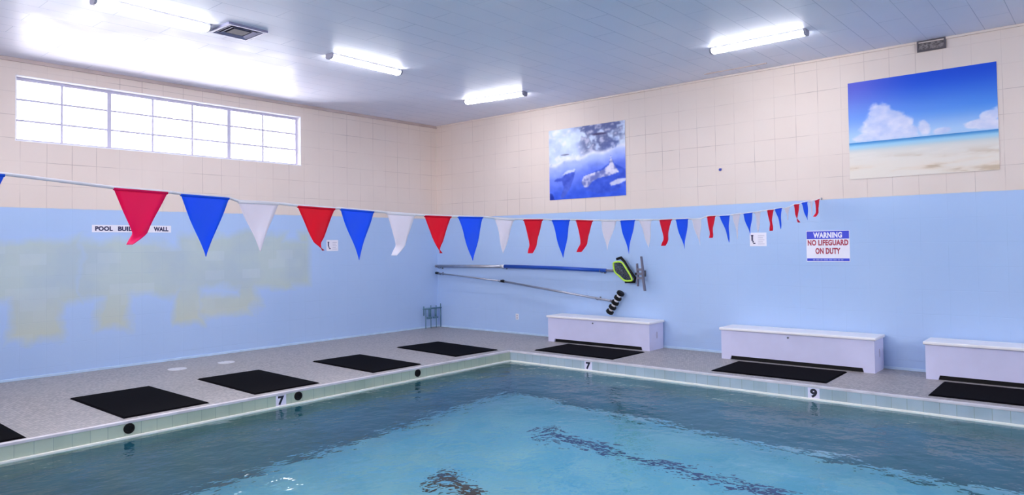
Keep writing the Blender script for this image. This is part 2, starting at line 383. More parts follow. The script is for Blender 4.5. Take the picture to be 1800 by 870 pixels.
# lane markings on the basin floor
def lane(y, x0, mat, label, wd=.15):
    bm = bmesh.new(); box(bm, x0, 12.6, y-wd/2, y+wd/2, PB, PB+.006); box(bm, x0-.001, x0+.15, y-.2, y+.2, PB, PB+.0065)
    o = obj('lane_marking', bm, mat); tag(o, label, 'lane line', 'lane lines on the pool floor')
lane(-2.95, 5.1, M['lane'], 'dark blue lane line on the pool floor nearer the benches')
lane(-4.80, 5.1, M['lane_k'], 'black lane line on the pool floor at the bottom edge of the photo')
# baseboards and trims
bm = bmesh.new(); box(bm, 0, .015, RY, 0, 0, .035, .004); tag(obj('baseboard_left', bm, M['caulk']), kind='structure')
bm = bmesh.new(); box(bm, 0, RX, -.015, 0, 0, .035, .004); tag(obj('baseboard_right', bm, M['caulk']), kind='structure')
bm = bmesh.new(); box(bm, 0, .03, RY, 0, HC-.05, HC, .006); tag(obj('trim_5', bm, M['ceil_trim']), kind='structure')
bm = bmesh.new(); box(bm, 0, RX, -.022, 0, HC-.03, HC, .006); tag(obj('trim_6', bm, M['wall_b']), kind='structure')
bm = bmesh.new(); box(bm, 6.25, 7.2, -.34, -.315, HC-.012, HC, .002); tag(obj('trim_7', bm, M['ceil_trim']), kind='structure')

# ------------------------------------------------------------ window
wn = empty('window_1', (0, (WY0+WY1)/2, WZ0)); tag(wn, kind='structure')
def wpart(name, bm, mat):
    o = obj(name, bm, mat); o.parent = wn; o.matrix_parent_inverse = Matrix.Translation(-Vector(wn.location)); return o
e = .012
bm = bmesh.new()
box(bm, -.29, -.001, WY1-e, WY1, WZ0, WZ1); box(bm, -.29, -.001, WY0, WY0+e, WZ0, WZ1)
box(bm, -.29, -.001, WY0, WY1, WZ1-e, WZ1); box(bm, -.29, .004, WY0, WY1, WZ0, WZ0+e)
wpart('jamb', bm, M['jamb'])
bm = bmesh.new(); fx0, fx1 = -.145, -.11
box(bm, fx0, fx1, WY1-.045, WY1-e, WZ0+e, WZ1-e); box(bm, fx0, fx1, WY0+e, WY0+.045, WZ0+e, WZ1-e)
box(bm, fx0, fx1, WY0+.045, WY1-.045, WZ1-.05, WZ1-e); box(bm, fx0, fx1, WY0+.045, WY1-.045, WZ0+e, WZ0+.045)
wpart('window_frame', bm, M['win_frame'])
for y in (-6.353, -4.541):
    bm = bmesh.new(); box(bm, fx0-.006, fx1+.01, y-.03, y+.03, WZ0+.045, WZ1-.05); wpart('mullion', bm, M['win_frame'])
cuts = [WY0+.045, -6.952, -6.353, -5.74, -5.14, -4.541, -3.93, WY1-.045]
for y in (-6.952, -5.74, -5.14, -3.93):
    bm = bmesh.new(); box(bm, fx0+.005, fx1-.005, y-.014, y+.014, WZ0+.045, WZ1-.05); wpart('muntin', bm, M['win_frame'])
bays = [(WY0+.045, -6.383), (-6.323, -4.571), (-4.511, WY1-.045)]
for a, b in bays:
    for z in (3.43, 3.71):
        bm = bmesh.new(); box(bm, fx0+.008, fx1-.008, a, b, z-.014, z+.014); wpart('muntin', bm, M['win_frame'])
    bm = bmesh.new(); box(bm, -.130, -.126, a, b, WZ0+.045, WZ1-.05); wpart('pane', bm, M['glass'])

for n_, (px_, py_, a, b, zz, rz) in enumerate([(sum(q)/2, RY, q[0], q[1], BWZ, 0) for q in BW] + [(RX, sum(EW)/2, EW[0], EW[1], EWZ, math.pi/2)]):
    w2 = empty('window_%d' % (n_+2), (px_, py_, zz[0]), rz); tag(w2, kind='structure'); hw = (b-a)/2; hz = zz[1]-zz[0]  # unseen windows, added to let more daylight into the room
    bm = bmesh.new()
    for q in ((-hw, hw, 0, .045), (-hw, hw, hz-.045, hz), (-hw, -hw+.045, .045, hz-.045), (hw-.045, hw, .045, hz-.045)): box(bm, q[0], q[1], -.16, -.12, q[2], q[3])
    obj('window_frame', bm, M['win_frame'], w2)
    for k in range(1, 4):
        bm = bmesh.new(); xx = -hw+k*(b-a)/4; box(bm, xx-.02, xx+.02, -.16, -.12, .045, hz-.045); obj('mullion', bm, M['win_frame'], w2)
    bm = bmesh.new(); box(bm, -hw+.045, hw-.045, -.142, -.138, .045, hz-.045); obj('pane', bm, M['glass'], w2)

# ------------------------------------------------------------ ceiling lamps
def make_lamp():
    """long axis along local x; top at z=0 (ceiling)"""
    r = empty('ceiling_lamp')
    bm = bmesh.new(); box(bm, -.60, .60, -.068, .068, -.022, 0, .004); obj('housing', bm, M['lamp_body'], r)
    bm = bmesh.new()
    prof = [(-.058, -.022), (-.062, -.040), (-.050, -.060), (-.028, -.068), (.028, -.068), (.050, -.060), (.062, -.040), (.058, -.022)]
    prism(bm, prof, 'x', -.585, .585); obj('lamp_diffuser', bm, M['lamp'], r)
    for s in (-1, 1):
        bm = bmesh.new(); pr = [(-.070, 0), (-.070, -.042), (-.054, -.066), (-.030, -.075), (.030, -.075), (.054, -.066), (.070, -.042), (.070, 0)]
        a, b = sorted((s*.585, s*.612)); prism(bm, pr, 'x', a, b); obj('end_cap', bm, M['cap'], r)
    return r
def copy_tree(o):
    c = o.copy(); COL.objects.link(c)
    for ch in [x for x in bpy.data.objects if x.parent == o]:
        d = ch.copy(); COL.objects.link(d); d.parent = c
        for g in [x for x in bpy.data.objects if x.parent == ch]:
            e_ = g.copy(); COL.objects.link(e_); e_.parent = d
    return c
proto = make_lamp()
LG = 'fluorescent ceiling lamps around the pool'
lamps = [(3.125, -4.235, 91.5, 'lit white fluorescent ceiling lamp just right of the window'),
         (2.93, -1.375, 8, 'lit white fluorescent ceiling lamp nearest the far room corner'),
         (7.545, -1.545, 0, 'lit white fluorescent ceiling lamp above the wall near the beach poster'),
         (3.165, -7.06, 92, 'lit white fluorescent ceiling lamp left of the square ceiling vent')]
hid = 'unseen fluorescent ceiling lamp added for fill light, over the %s'  # these lamps are unseen, added to fill the room with light
lamps += [(12.2, -1.55, 0, hid % 'deck right of the last bench'), (3.1, -10.4, 90, hid % 'left deck behind the camera'),
          (7.5, -10.6, 0, hid % 'near deck left of the camera'), (12.2, -10.6, 0, hid % 'near deck right of the camera'), (15.2, -6.0, 90, hid % 'end deck behind the camera')]
for i, (x, y, a, lb) in enumerate(lamps):
    o = proto if i == 0 else copy_tree(proto)
    o.location = (x, y, HC); o.rotation_euler = (0, 0, math.radians(a)); tag(o, lb, 'lamp', LG)

# ------------------------------------------------------------ ceiling vent, wall grille
v = empty('ceiling_vent', (3.20, -6.13, HC)); tag(v, 'square grey louvred vent in the ceiling beside the lamp above the window', 'vent')
bm = bmesh.new()
def ring(bm, r0, r1, z0, z1):
    a = [bm.verts.new((x*r0, y*r0, z0)) for x, y in ((-1, -1), (1, -1), (1, 1), (-1, 1))]
    b = [bm.verts.new((x*r1, y*r1, z1)) for x, y in ((-1, -1), (1, -1), (1, 1), (-1, 1))]
    c = [bm.verts.new((x*r1, y*r1, z1+.006)) for x, y in ((-1, -1), (1, -1), (1, 1), (-1, 1))]
    d = [bm.verts.new((x*r0, y*r0, z0+.006)) for x, y in ((-1, -1), (1, -1), (1, 1), (-1, 1))]
    for i in range(4):
        j = (i+1) % 4
        bm.faces.new((a[i], a[j], b[j], b[i])); bm.faces.new((d[j], d[i], c[i], c[j])); bm.faces.new((b[i], b[j], c[j], c[i])); bm.faces.new((a[j], a[i], d[i], d[j]))
for a, b, c, d in ((-.24, .24, -.24, -.205), (-.24, .24, .205, .24), (-.24, -.205, -.205, .205), (.205, .24, -.205, .205)): box(bm, a, b, c, d, -.026, 0, .003)
obj('frame', bm, M['vent'], v)
for r in (.190, .150):
    bm = bmesh.new(); ring(bm, r, r-.026, -.026, -.014); obj('louver', bm, M['vent'], v)
bm = bmesh.new(); box(bm, -.204, .204, -.204, .204, -.006, 0); obj('vent_backing', bm, M['vent_d'], v)
bm = bmesh.new(); box(bm, -.1, .1, -.1, .1, -.020, -.006, .003); obj('damper', bm, M['vent_d'], v)
g = empty('wall_vent', (9.185, 0, 4.09)); tag(g, 'small dusty grey vent high on the wall above the beach poster', 'vent')
bm = bmesh.new()
for a, b, c, d in ((-.16, .16, 0, .018), (-.16, .16, .122, .14), (-.16, -.14, .018, .122), (.14, .16, .018, .122)): box(bm, a, b, -.024, 0, c, d)
obj('frame', bm, plain('dark_grille_frame', (92, 86, 92), .6), g)
bm = bmesh.new(); box(bm, -.14, .14, -.010, 0, .018, .122); obj('vent_backing', bm, M['grime'], g)
for k in range(4):
    bm = bmesh.new(); z = .03+k*.025; prism(bm, [(-.010, z), (-.020, z-.008), (-.020, z-.005), (-.010, z+.003)], 'x', -.14, .14); obj('slat', bm, M['grime'], g)

# ------------------------------------------------------------ mats
MG = 'black rubber mats on the pool deck'
mats = [(2.60, -7.00, 1.52, .88, 0.5, 'black rubber mat second from the left edge of the photo, on the left deck'),
        (2.61, -5.575, 1.50, .86, -1.2, 'black rubber mat just above the left depth marker 7'),
        (2.60, -3.865, 1.48, .85, -1.5, 'black rubber mat on the left deck between two others, second from the pool corner'),
        (2.52, -2.18, 1.52, .90, -4.0, 'black rubber mat on the left deck closest to the pool corner'),
        (2.66, -8.71, 1.52, .88, 0, 'black rubber mat cut off by the left edge of the photo'),
        (4.56, -1.05, 1.50, .88, -1.5, 'black rubber mat in front of the bench nearest the room corner'),
        (7.53, -1.05, 1.44, .90, 1.0, 'black rubber mat in front of the middle white bench'),
        (10.06, -1.06, 1.50, .92, 0.5, 'black rubber mat in front of the bench cut off at the right')]
def mat_mesh(L, W):
    bm = bmesh.new(); z = .014; pts = []
    a = [bm.verts.new((x*L/2, y*W/2, 0)) for x, y in ((-1, -1), (1, -1), (1, 1), (-1, 1))]
    b = [bm.verts.new((x*(L/2-.02), y*(W/2-.02), z)) for x, y in ((-1, -1), (1, -1), (1, 1), (-1, 1))]
    bm.faces.new(a[::-1]); bm.faces.new(b)
    for i in range(4): j = (i+1) % 4; bm.faces.new((a[i], a[j], b[j], b[i]))
    return bm
for x, y, L, W, rz, lb in mats:
    o = obj('rubber_mat', mat_mesh(L, W), M['rubber']); o.location = (x, y, 0); o.rotation_euler = (0, 0, math.radians(rz)); tag(o, lb, 'mat', MG)

# ------------------------------------------------------------ benches
def bench(x0, x1, label):
    L = x1-x0; D = .44; Hb = .415; r = empty('storage_bench', (x0, -.475, 0)); tag(r, label, 'bench', 'white storage benches along the wall')
    t_ = .03
    bm = bmesh.new()
    prism(bm, [(0, 0), (.13, 0), (.145, .055), (L-.145, .055), (L-.13, 0), (L, 0), (L, Hb), (0, Hb)], 'y', 0, t_)
    box(bm, 0, t_, t_, D-t_, 0, Hb); box(bm, L-t_, L, t_, D-t_, 0, Hb); box(bm, 0, L, D-t_, D, 0, Hb); box(bm, t_, L-t_, t_, D-t_, .06, .075)
    bmesh.ops.recalc_face_normals(bm, faces=list(bm.faces))
    obj('body', bm, M['bench'], r)
    bm = bmesh.new(); box(bm, .12, L-.12, t_+.002, t_+.014, 0, .06); obj('gap_shade_strip', bm, M['black'], r)['label'] = 'black strip darkening the gap under the bench'  # black strip added to deepen the shade in the gap below the front
    bm = bmesh.new(); box(bm, -.022, L+.022, -.025, D+.01, Hb, Hb+.038, .012, 3); obj('lid', bm, M['bench_lid'], r)
    for xx in (.35, L-.35):
        bm = bmesh.new(); box(bm, xx-.04, xx+.04, D-.012, D+.018, Hb-.02, Hb+.028, .003); obj('hinge', bm, M['grey_metal'], r)
    bm = bmesh.new(); tube(bm, [(L*.47, .002, Hb-.045), (L*.47, -.008, Hb-.045)], .013, 16); obj('lock', bm, M['grey_metal'], r)['label'] = 'small round grey lock'
    for s, xx in ((1, L), (-1, 0)):
        h = bmesh.new()
        prism(h, [(D/2+.015+.035*math.cos(a)*.55, .23+.055*math.sin(a)) for a in [2*math.pi*k/20 for k in range(20)]], 'x', *sorted((xx, xx+s*.006)))
        obj('handle', h, M['grey_plastic'] if False else M['sign_g'], r)['label'] = 'pale grey oval side handle plate'
    return r
bench(3.31, 5.315, 'white storage bench closest to the room corner, beneath the hanging poles')
bench(6.50, 8.54, 'white storage bench in the middle, left of the bench cut off by the photo')
bench(9.105, 11.40, 'white storage bench cut off by the right edge of the photo')

# ------------------------------------------------------------ pool edge fittings
for i, (y, lb) in enumerate([(-7.434, 'round black inlet in the pool edge tiles, farthest left'),
                             (-5.55, 'round black inlet just right of the left depth marker 7'),
                             (-3.672, 'round black inlet in the pool edge nearest the pool corner')]):
    r = empty('pool_inlet', (PX+TT, y, -.073)); tag(r, lb, 'pool inlet', 'round black inlets in the left pool edge')
    bm = bmesh.new(); n = 24; prof = [(.0, .0), (.0, .052), (.008, .052), (.012, .044), (.012, .032), (.006, .030)]
    rings = [[bm.verts.new((a, rr*math.cos(2*math.pi*k/n), rr*math.sin(2*math.pi*k/n))) for k in range(n)] for a, rr in prof[1:]]
    for q in range(len(rings)-1):
        for k in range(n): bm.faces.new((rings[q][k], rings[q][(k+1) % n], rings[q+1][(k+1) % n], rings[q+1][k]))
    bmesh.ops.recalc_face_normals(bm, faces=list(bm.faces))
    obj('flange', bm, M['black'], r)
    bm = bmesh.new(); tube(bm, [(0.001, 0, 0), (.006, 0, 0)], .031, 20); obj('nozzle', bm, M['black'], r)
def marker(d, wall, c, label):
    r = empty('depth_marker', (0, 0, 0)); tag(r, label, 'depth marker', 'depth markers in the pool edge')
    hw = .066; z0, z1 = -.146, -.026
    bm = bmesh.new()
    if wall == 'x': box(bm, PX+TT, PX+TT+.003, c-hw, c+hw, z0, z1)
    else: box(bm, c-hw, c+hw, PY-TT-.003, PY-TT, z0, z1)
    obj('tile', bm, M['tile_w'], r)
    o = text('numeral', d, c-.040, c+.040, -.138, -.034, M['ink'], r, wall, 0, .0012, bold=.05)
    if wall == 'x': o.location = (PX+TT+.003, 0, 0)
    else: o.location = (0, PY-TT-.003, 0)
marker('7', 'x', -5.775, 'white depth marker with black 7 in the left pool edge')
marker('7', 'y', 5.012, 'white depth marker with black 7 in the far pool edge near the corner')
marker('9', 'y', 8.183, 'white depth marker with black 9 in the far pool edge')
for x, y, rx, ry, lb in ((.83, -5.79, .125, .11, 'flat white round cover on the left deck, nearer the camera'), (.85, -5.08, .12, .11, 'flat white round cover on the left deck, nearer the corner')):
    r = empty('deck_cover', (x, y, 0)); tag(r, lb, 'cover', 'white round covers on the deck')
    bm = bmesh.new(); tube(bm, [(0, 0, 0), (0, 0, .005)], rx, 28); obj('plate', bm, M['patch'], r)
    for s in (-1, 1):
        bm = bmesh.new(); tube(bm, [(s*rx*.7, 0, .004), (s*rx*.7, 0, .0075)], .007, 10); obj('screw', bm, M['alu'], r)

# ------------------------------------------------------------ signs
r = empty('warning_sign', (7.867, 0, 1.615)); tag(r, 'blue and white sign reading WARNING NO LIFEGUARD ON DUTY', 'sign')
X0, X1, Z0, Z1 = -.285, .285, -.215, .215
bm = bmesh.new(); box(bm, X0, X1, -.005, 0, Z0, Z1); obj('sign_board', bm, M['sign_w'], r)
bm = bmesh.new(); box(bm, X0+.006, X1-.006, -.0062, -.005, Z1-.115, Z1-.008); obj('top_band', bm, M['sign_b'], r)['label'] = 'blue top band'
bm = bmesh.new(); box(bm, X0+.006, X1-.006, -.0062, -.005, Z0+.008, Z0+.045); obj('bottom_band', bm, M['sign_b'], r)['label'] = 'blue bottom band'
text('lettering', 'WARNING', -.19, .19, Z1-.102, Z1-.022, M['sign_w'], r, 'y', .0062, bold=.045)['label'] = 'white word WARNING'
text('lettering', 'NO LIFEGUARD', -.268, .268, .008, .088, M['sign_r'], r, 'y', .005, bold=.04)['label'] = 'red words NO LIFEGUARD'
text('lettering', 'ON DUTY', -.165, .165, -.110, -.025, M['sign_r'], r, 'y', .005, bold=.04)['label'] = 'red words ON DUTY'
bm = bmesh.new(); xx = -.2
while xx < .2:
    wd = random.choice((.03, .045, .06)); box(bm, xx, xx+wd, -.0068, -.0062, Z0+.018, Z0+.034); xx += wd+.012
obj('fine_print', bm, M['sign_lb'], r)
r = empty('wall_label', (0, -6.065, 1.995)); tag(r, 'long narrow white sign reading POOL BUILDING WALL', 'sign')
# the strip hangs a little lower at its right end
bm = bmesh.new(); box(bm, 0, .004, -.545, .545, -.052, .052); obj('sign_board', bm, M['sign_w'], r)
for wd_, a_, b_ in (('POOL', -.505, -.275), ('BUILDING', -.205, .215), ('WALL', .29, .505)):
    text('lettering', wd_, a_, b_, -.034, .034, M['sign_k'], r, 'x', .004, bold=.055)
def placard(wall, loc, label, w2=.125, h2=.1):
    r = empty('placard', loc); tag(r, label, 'sign', 'small white placards with a black diver symbol')
    def bx(bm, u0, u1, d0, d1, z0, z1):
        if wall == 'y': box(bm, u0, u1, -d1, -d0, z0, z1)
        else: box(bm, d0, d1, u0, u1, z0, z1)
    bm = bmesh.new(); bx(bm, -w2, w2, 0, .004, -h2, h2); obj('sign_board', bm, M['sign_w'], r)
    bm = bmesh.new(); bx(bm, -w2+.02, -w2+.055, .004, .005, h2-.05, h2-.032); bx(bm, -w2+.025, -w2+.05, .004, .005, 0-.02, h2-.05)
    bx(bm, -w2+.04, -w2+.06, .004, .005, -.045, -.02); bx(bm, -w2+.05, -w2+.085, .004, .005, -.065, -.048); obj('symbol', bm, M['sign_k'], r)['label'] = 'black symbol'
    bm = bmesh.new()
    for k in range(5): bx(bm, 0, w2-.03-.02*(k % 2), .004, .0048, h2-.05-.03*k, h2-.042-.03*k)
    obj('fine_print', bm, M['sign_g'], r)
placard('x', (0, -2.62, 1.725), 'small white placard half hidden behind a red pennant on the window wall')
placard('y', (6.89, 0, 1.722), 'small white placard on the blue wall left of the warning sign')

# ------------------------------------------------------------ posters
def fbm(u, v, oct=4, seed=0.0):
    out = np.zeros_like(u); amp = .5
    for o in range(oct):
        f = 2**o
        U, V = u*f+seed*13.7+o*5.1, v*f+seed*7.3+o*9.7
        iu, iv = np.floor(U), np.floor(V); fu, fv = U-iu, V-iv; fu = fu*fu*(3-2*fu); fv = fv*fv*(3-2*fv)
        h = lambda a, b: np.modf(np.abs(np.sin(a*127.1+b*311.7)*43758.5453))[0]
        out += amp*((h(iu, iv)*(1-fu)+h(iu+1, iv)*fu)*(1-fv)+(h(iu, iv+1)*(1-fu)+h(iu+1, iv+1)*fu)*fv); amp *= .5
    return out/.94
def lerp(a, b, t): return a*(1-t[..., None]) + b*t[..., None]
def sstep(a, b, x): t = np.clip((x-a)/(b-a), 0, 1); return t*t*(3-2*t)
def poster(name, x0, x1, z0, z1, fn, nx, nz, label):
    u, v = np.meshgrid((np.arange(nx)+.5)/nx, (np.arange(nz)+.5)/nz)      # v from top
    rgb = fn(u, v)
    lin = np.where(rgb/255 <= .04045, rgb/255/12.92, ((np.clip(rgb, 0, 255)/255+.055)/1.055)**2.4)
    me = bpy.data.meshes.new(name)
    W_, Hh = x1-x0, z1-z0; verts = []; faces = []
    for j in range(nz+1):
        for i in range(nx+1): verts.append((-W_/2+W_*i/nx, -.006, Hh/2-Hh*j/nz))
    for j in range(nz):
        for i in range(nx):
            a = j*(nx+1)+i; faces.append((a, a+nx+1, a+nx+2, a+1))
    me.from_pydata(verts, [], faces)
    ca = me.color_attributes.new('print', 'FLOAT_COLOR', 'CORNER')
    arr = np.ones((nz*nx, 4, 4), dtype=np.float32); arr[:, :, :3] = lin.reshape(-1, 1, 3)
    ca.data.foreach_set('color', arr.ravel())
    t = NT(name+'_print'); t.L.new(t.n('ShaderNodeVertexColor', layer_name='print').outputs[0], t.b.inputs['Base Color']); t.b.inputs['Roughness'].default_value = .65; t.b.inputs['Specular IOR Level'].default_value = .2
    me.materials.append(t.m)
    r = empty(name, ((x0+x1)/2, -.004, (z0+z1)/2)); tag(r, label, 'poster')
    o = bpy.data.objects.new('print', me); COL.objects.link(o); o.parent = r
    bm = bmesh.new(); box(bm, -W_/2, W_/2, -.0055, 0, -Hh/2, Hh/2); obj('backing_board', bm, M['sign_w'], r)
    return r
A = np.array
def beach(u, v):
    top = lerp(A([98., 104, 210]), A([34., 84, 214]), sstep(.0, .55, u)); mid = lerp(A([120., 160, 236]), A([84., 150, 238]), u)
    c = top*(1-sstep(0, .42, v))[..., None] + mid*sstep(0, .42, v)[..., None]
    c = c*(1-sstep(.35, .60, v))[..., None] + A([176., 208, 242])*sstep(.35, .60, v)[..., None]
    n = fbm(u*9, v*9, 5, 1)
    def puff(cx, cy, rx, ry): return 1-np.sqrt(((u-cx)/rx)**2+((v-cy)/ry)**2)
    m = np.full_like(u, -9.)
    for q in [(.235, .37, .09, .15), (.20, .50, .11, .12), (.30, .45, .11, .14), (.36, .52, .12, .11), (.42, .56, .10, .08), (.27, .58, .22, .07), (.53, .53, .055, .08), (.13, .58, .09, .05), (.66, .585, .07, .04), (.86, .56, .10, .05), (.95, .50, .06, .09), (.98, .57, .1, .05)]:
        m = np.maximum(m, puff(*q))
    cl = sstep(-.02, .32, m + (n-.5)*1.25)*sstep(.66, .60, v)
    shade = np.clip(.5+(fbm(u*14, v*14, 4, 5)-.5)*2, 0, 1)
    c = lerp(c, lerp(A([196., 206, 238]), A([236., 232, 246]), shade), cl*.88)
    hz = .625+(u-.5)*0.0
    sea = sstep(hz-.004, hz+.004, v)
    seac = lerp(A([70., 140, 205]), A([160., 210, 235]), sstep(hz, hz+.045, v)); seac = lerp(seac, A([206., 214, 214]), sstep(hz+.03, hz+.10, v))
    sand = lerp(A([226., 222, 214]), A([234., 220, 202]), sstep(.72, .9, v))
    w = fbm(u*5+v*3, v*22, 4, 9); sand = lerp(sand, A([202., 180, 152]), sstep(.52, .70, w)*sstep(.74, .88, v)*.8); sand = lerp(sand, A([236., 230, 220]), sstep(.55, .35, w)*.5)
    seac = lerp(seac, sand, sstep(hz+.06, hz+.13, v))
    return lerp(c, seac, sea)
poster('beach_poster', 8.18, 9.862, 2.515, 3.825, beach, 150, 112, 'large unframed poster of a sandy beach under blue sky and cloud')
def inside(poly, u, v):
    res = np.zeros(u.shape, bool); n = len(poly)
    for i in range(n):
        x1, y1 = poly[i]; x2, y2 = poly[(i+1) % n]
        cnd = ((y1 > v) != (y2 > v)) & (u < (x2-x1)*(v-y1)/((y2-y1) if y2 != y1 else 1e-9)+x1); res ^= cnd
    return res
def ocean(u, v):
    n = fbm(u*7, v*7, 5, 3); n2 = fbm(u*16, v*16, 4, 8)
    sky = lerp(A([222., 234, 252]), A([190., 206, 246]), sstep(.2, .9, n))
    # broken cloud reflections at upper right
    cm = sstep(.36, .52, n2*.6+n*.4)*sstep(.35, .55, u+.25*(.3-v))
    sky = lerp(sky, A([84., 92, 140]), cm*.85); sky = lerp(sky, A([236., 232, 244]), sstep(.55, .7, n2)*.6)
    blue = sstep(.55, 1.0, u)*sstep(.15, .4, v); sky = lerp(sky, A([92., 120, 205]), blue*.55*(n > .45))
    for (cx, cy, rx, ry) in ((.68, .135, .12, .02), (.22, .37, .07, .012)):
        sky = lerp(sky, A([70., 62, 96]), sstep(0, .5, 1-np.sqrt(((u-cx)/rx)**2+((v-cy)/ry)**2))*.9)
    surf = .50-.17*u+.02*np.sin(u*19)
    wat = lerp(A([190., 205, 252]), A([98., 124, 236]), sstep(0, .28, v-surf)); wat = lerp(wat, A([58., 96, 226]), sstep(.75, 1.02, v+.12*u))
    wat = lerp(wat, A([150., 170, 250]), sstep(.35, 0, np.hypot((u-.12)*.8, v-.62))*.35)
    c = lerp(sky, wat, sstep(-.01, .02, v-surf)); c = lerp(c, A([238., 240, 255]), np.exp(-((v-surf)/.028)**2)*.85*(n2 > .3))
    small = [(.06, .74), (.10, .70), (.17, .70), (.26, .61), (.36, .60), (.34, .70), (.28, .86), (.20, .98), (.15, .98), (.20, .82), (.17, .74), (.11, .745)]
    back1 = [(.17, .665), (.24, .60), (.36, .585), (.35, .62), (.26, .64)]
    c = np.where(inside(small, u, v)[..., None], lerp(A([60., 84, 196]), A([88., 110, 216]), n2), c)
    c = np.where(inside(back1, u, v)[..., None], A([206., 214, 246]), c)
    body = [(.44, .80), (.46, .70), (.56, .66), (.70, .62), (.80, .55), (.82, .45), (.86, .56), (.95, .62), (1.01, .66), (1.01, .84), (.88, .94), (.66, .95), (.50, .90)]
    c = np.where(inside(body, u, v)[..., None], lerp(A([52., 84, 206]), A([74., 104, 222]), n2), c)
    light = [(.44, .78), (.47, .70), (.58, .665), (.72, .635), (.80, .57), (.82, .46), (.86, .58), (.92, .68), (.80, .72), (.66, .74), (.58, .78), (.52, .85), (.48, .86)]
    c = np.where(inside(light, u, v)[..., None], lerp(A([120., 130, 196]), A([226., 222, 240]), sstep(.35, .6, n2)), c)
    fin = [(.80, .82), (.90, .77), (1.01, .77), (1.01, .80), (.92, .84), (.82, .86)]
    c = np.where(inside(fin, u, v)[..., None], A([210., 212, 240]), c)
    c = np.where(inside([(0, .90), (.04, .92), (.07, 1.01), (0, 1.01)], u, v)[..., None], A([36., 60, 170]), c)
    c = c + ((n2-.5)*34)[..., None]
    p = np.pad(c, ((1, 1), (1, 1), (0, 0)), 'edge')
    return np.clip((p[:-2, 1:-1]+p[2:, 1:-1]+p[1:-1, :-2]+p[1:-1, 2:]+2*p[1:-1, 1:-1])/6, 0, 255)
poster('ocean_poster', 3.03, 4.652, 2.503, 3.775, ocean, 120, 96, 'unframed blue poster of sea animals swimming under the water surface')

# ------------------------------------------------------------ wall bits
r = empty('wall_outlet', (2.20, 0, .326)); tag(r, 'small white outlet plate low on the blue wall near the corner', 'outlet')
bm = bmesh.new(); box(bm, -.036, .036, -.007, 0, -.055, .055, .003); obj('plate', bm, M['white_plastic'], r)
for z in (-.022, .022):
    bm = bmesh.new(); box(bm, -.016, .016, -.0095, -.0065, z-.014, z+.014, .002); obj('socket', bm, M['sign_g'], r)
r = empty('wall_hook', (6.324, 0, 2.80)); tag(r, 'tiny dark blue hook on the beige wall between the two posters', 'hook')
bm = bmesh.new(); tube(bm, [(0, 0, 0), (0, -.006, 0)], .022, 14); obj('plate', bm, M['hook_b'], r)
bm = bmesh.new(); tube(bm, [(0, -.004, 0), (.005, -.03, -.004), (.03, -.042, 0), (.042, -.042, .012)], .006, 8); obj('hook', bm, M['hook_b'], r)

# ------------------------------------------------------------ poles with net and roller
r = empty('skimmer_net', (0.1, 0, 1.27)); tag(r, 'leaf skimmer net with lime rim on a long blue pole hung on the wall', 'pool net')
def rp(name, bm, mat, smooth=False, par=None, o0=(0.1, 0, 1.27)):
    o = obj(name, bm, mat, None, smooth); o.parent = par or r; o.matrix_parent_inverse = Matrix.Translation(-Vector(o0)); return o
Y = -.12
bm = bmesh.new(); tube(bm, [(.10, Y, 1.272), (1.98, Y, 1.283)], .029, 14); rp('pole', bm, M['alu'], True)['label'] = 'grey inner pole'
bm = bmesh.new(); tube(bm, [(1.90, Y, 1.283), (1.96, Y, 1.2835), (1.99, Y, 1.284), (2.06, Y, 1.284)], [.028, .034, .034, .028], 14); rp('collar', bm, M['white_plastic'], True)
bm = bmesh.new(); tube(bm, [(2.0, Y, 1.284), (3.2, Y, 1.268), (4.30, Y, 1.236)], [.036, .034, .030], 14); rp('outer_pole', bm, M['pole_blue'], True)['label'] = 'blue outer pole'
bm = bmesh.new(); tube(bm, [(4.28, Y, 1.237), (4.42, Y-.01, 1.236), (4.49, Y-.02, 1.24)], [.018, .02, .022], 12); rp('net_handle', bm, M['grey_plastic'], True)
bm = bmesh.new(); tube(bm, [(.08, Y, 1.272), (.16, Y, 1.272)], .029, 12); rp('end_cap', bm, M['cap'])
loop = [(4.469, 1.337), (4.492, 1.376), (4.626, 1.378), (4.701, 1.292), (4.765, 1.205), (4.812, 1.125), (4.815, 1.080), (4.686, 1.074), (4.577, 1.148), (4.489, 1.223)]
L3 = [Vector((a, -.15, b)) for a, b in loop]
def closed(pts, sub=4):
    out = []; n = len(pts)
    for i in range(n):
        p0, p1, p2, p3 = pts[i-1], pts[i], pts[(i+1) % n], pts[(i+2) % n]
        for k in range(sub):
            t_ = k/sub; out.append(.5*((2*p1)+(-p0+p2)*t_+(2*p0-5*p1+4*p2-p3)*t_*t_+(-p0+3*p1-3*p2+p3)*t_**3))
    return out
cl = closed(L3)
bm = bmesh.new(); tube(bm, cl+[cl[0]], .015, 8, cap=False); rp('net_rim', bm, M['lime'], True)['label'] = 'lime green rim'
dk = [(4.515, 1.43), (4.60, 1.452), (4.67, 1.385), (4.74, 1.285), (4.80, 1.20), (4.862, 1.12), (4.855, 1.06), (4.674, 1.046)]
bm = bmesh.new(); tube(bm, [(a, -.12, b) for a, b in dk], [.022, .028, .020, .018, .020, .026, .024, .018], 8); rp('net_frame', bm, M['black'], True)['label'] = 'black outer frame'
cen = sum(cl, Vector())/len(cl)
bm = bmesh.new(); rows = []
for k, (s_, d_) in enumerate(((1, 0), (.86, .035), (.66, .06), (.4, .075))):
    rows.append([bm.verts.new(cen+(p-cen)*s_+Vector((.02*k*.5, d_, -.012*k))) for p in cl])
for a, b in zip(rows, rows[1:]):
    for i in range(len(cl)): j = (i+1) % len(cl); bm.faces.new((a[i], a[j], b[j], b[i]))
bm.faces.new(rows[-1]); rp('net_bag', bm, M['net'])
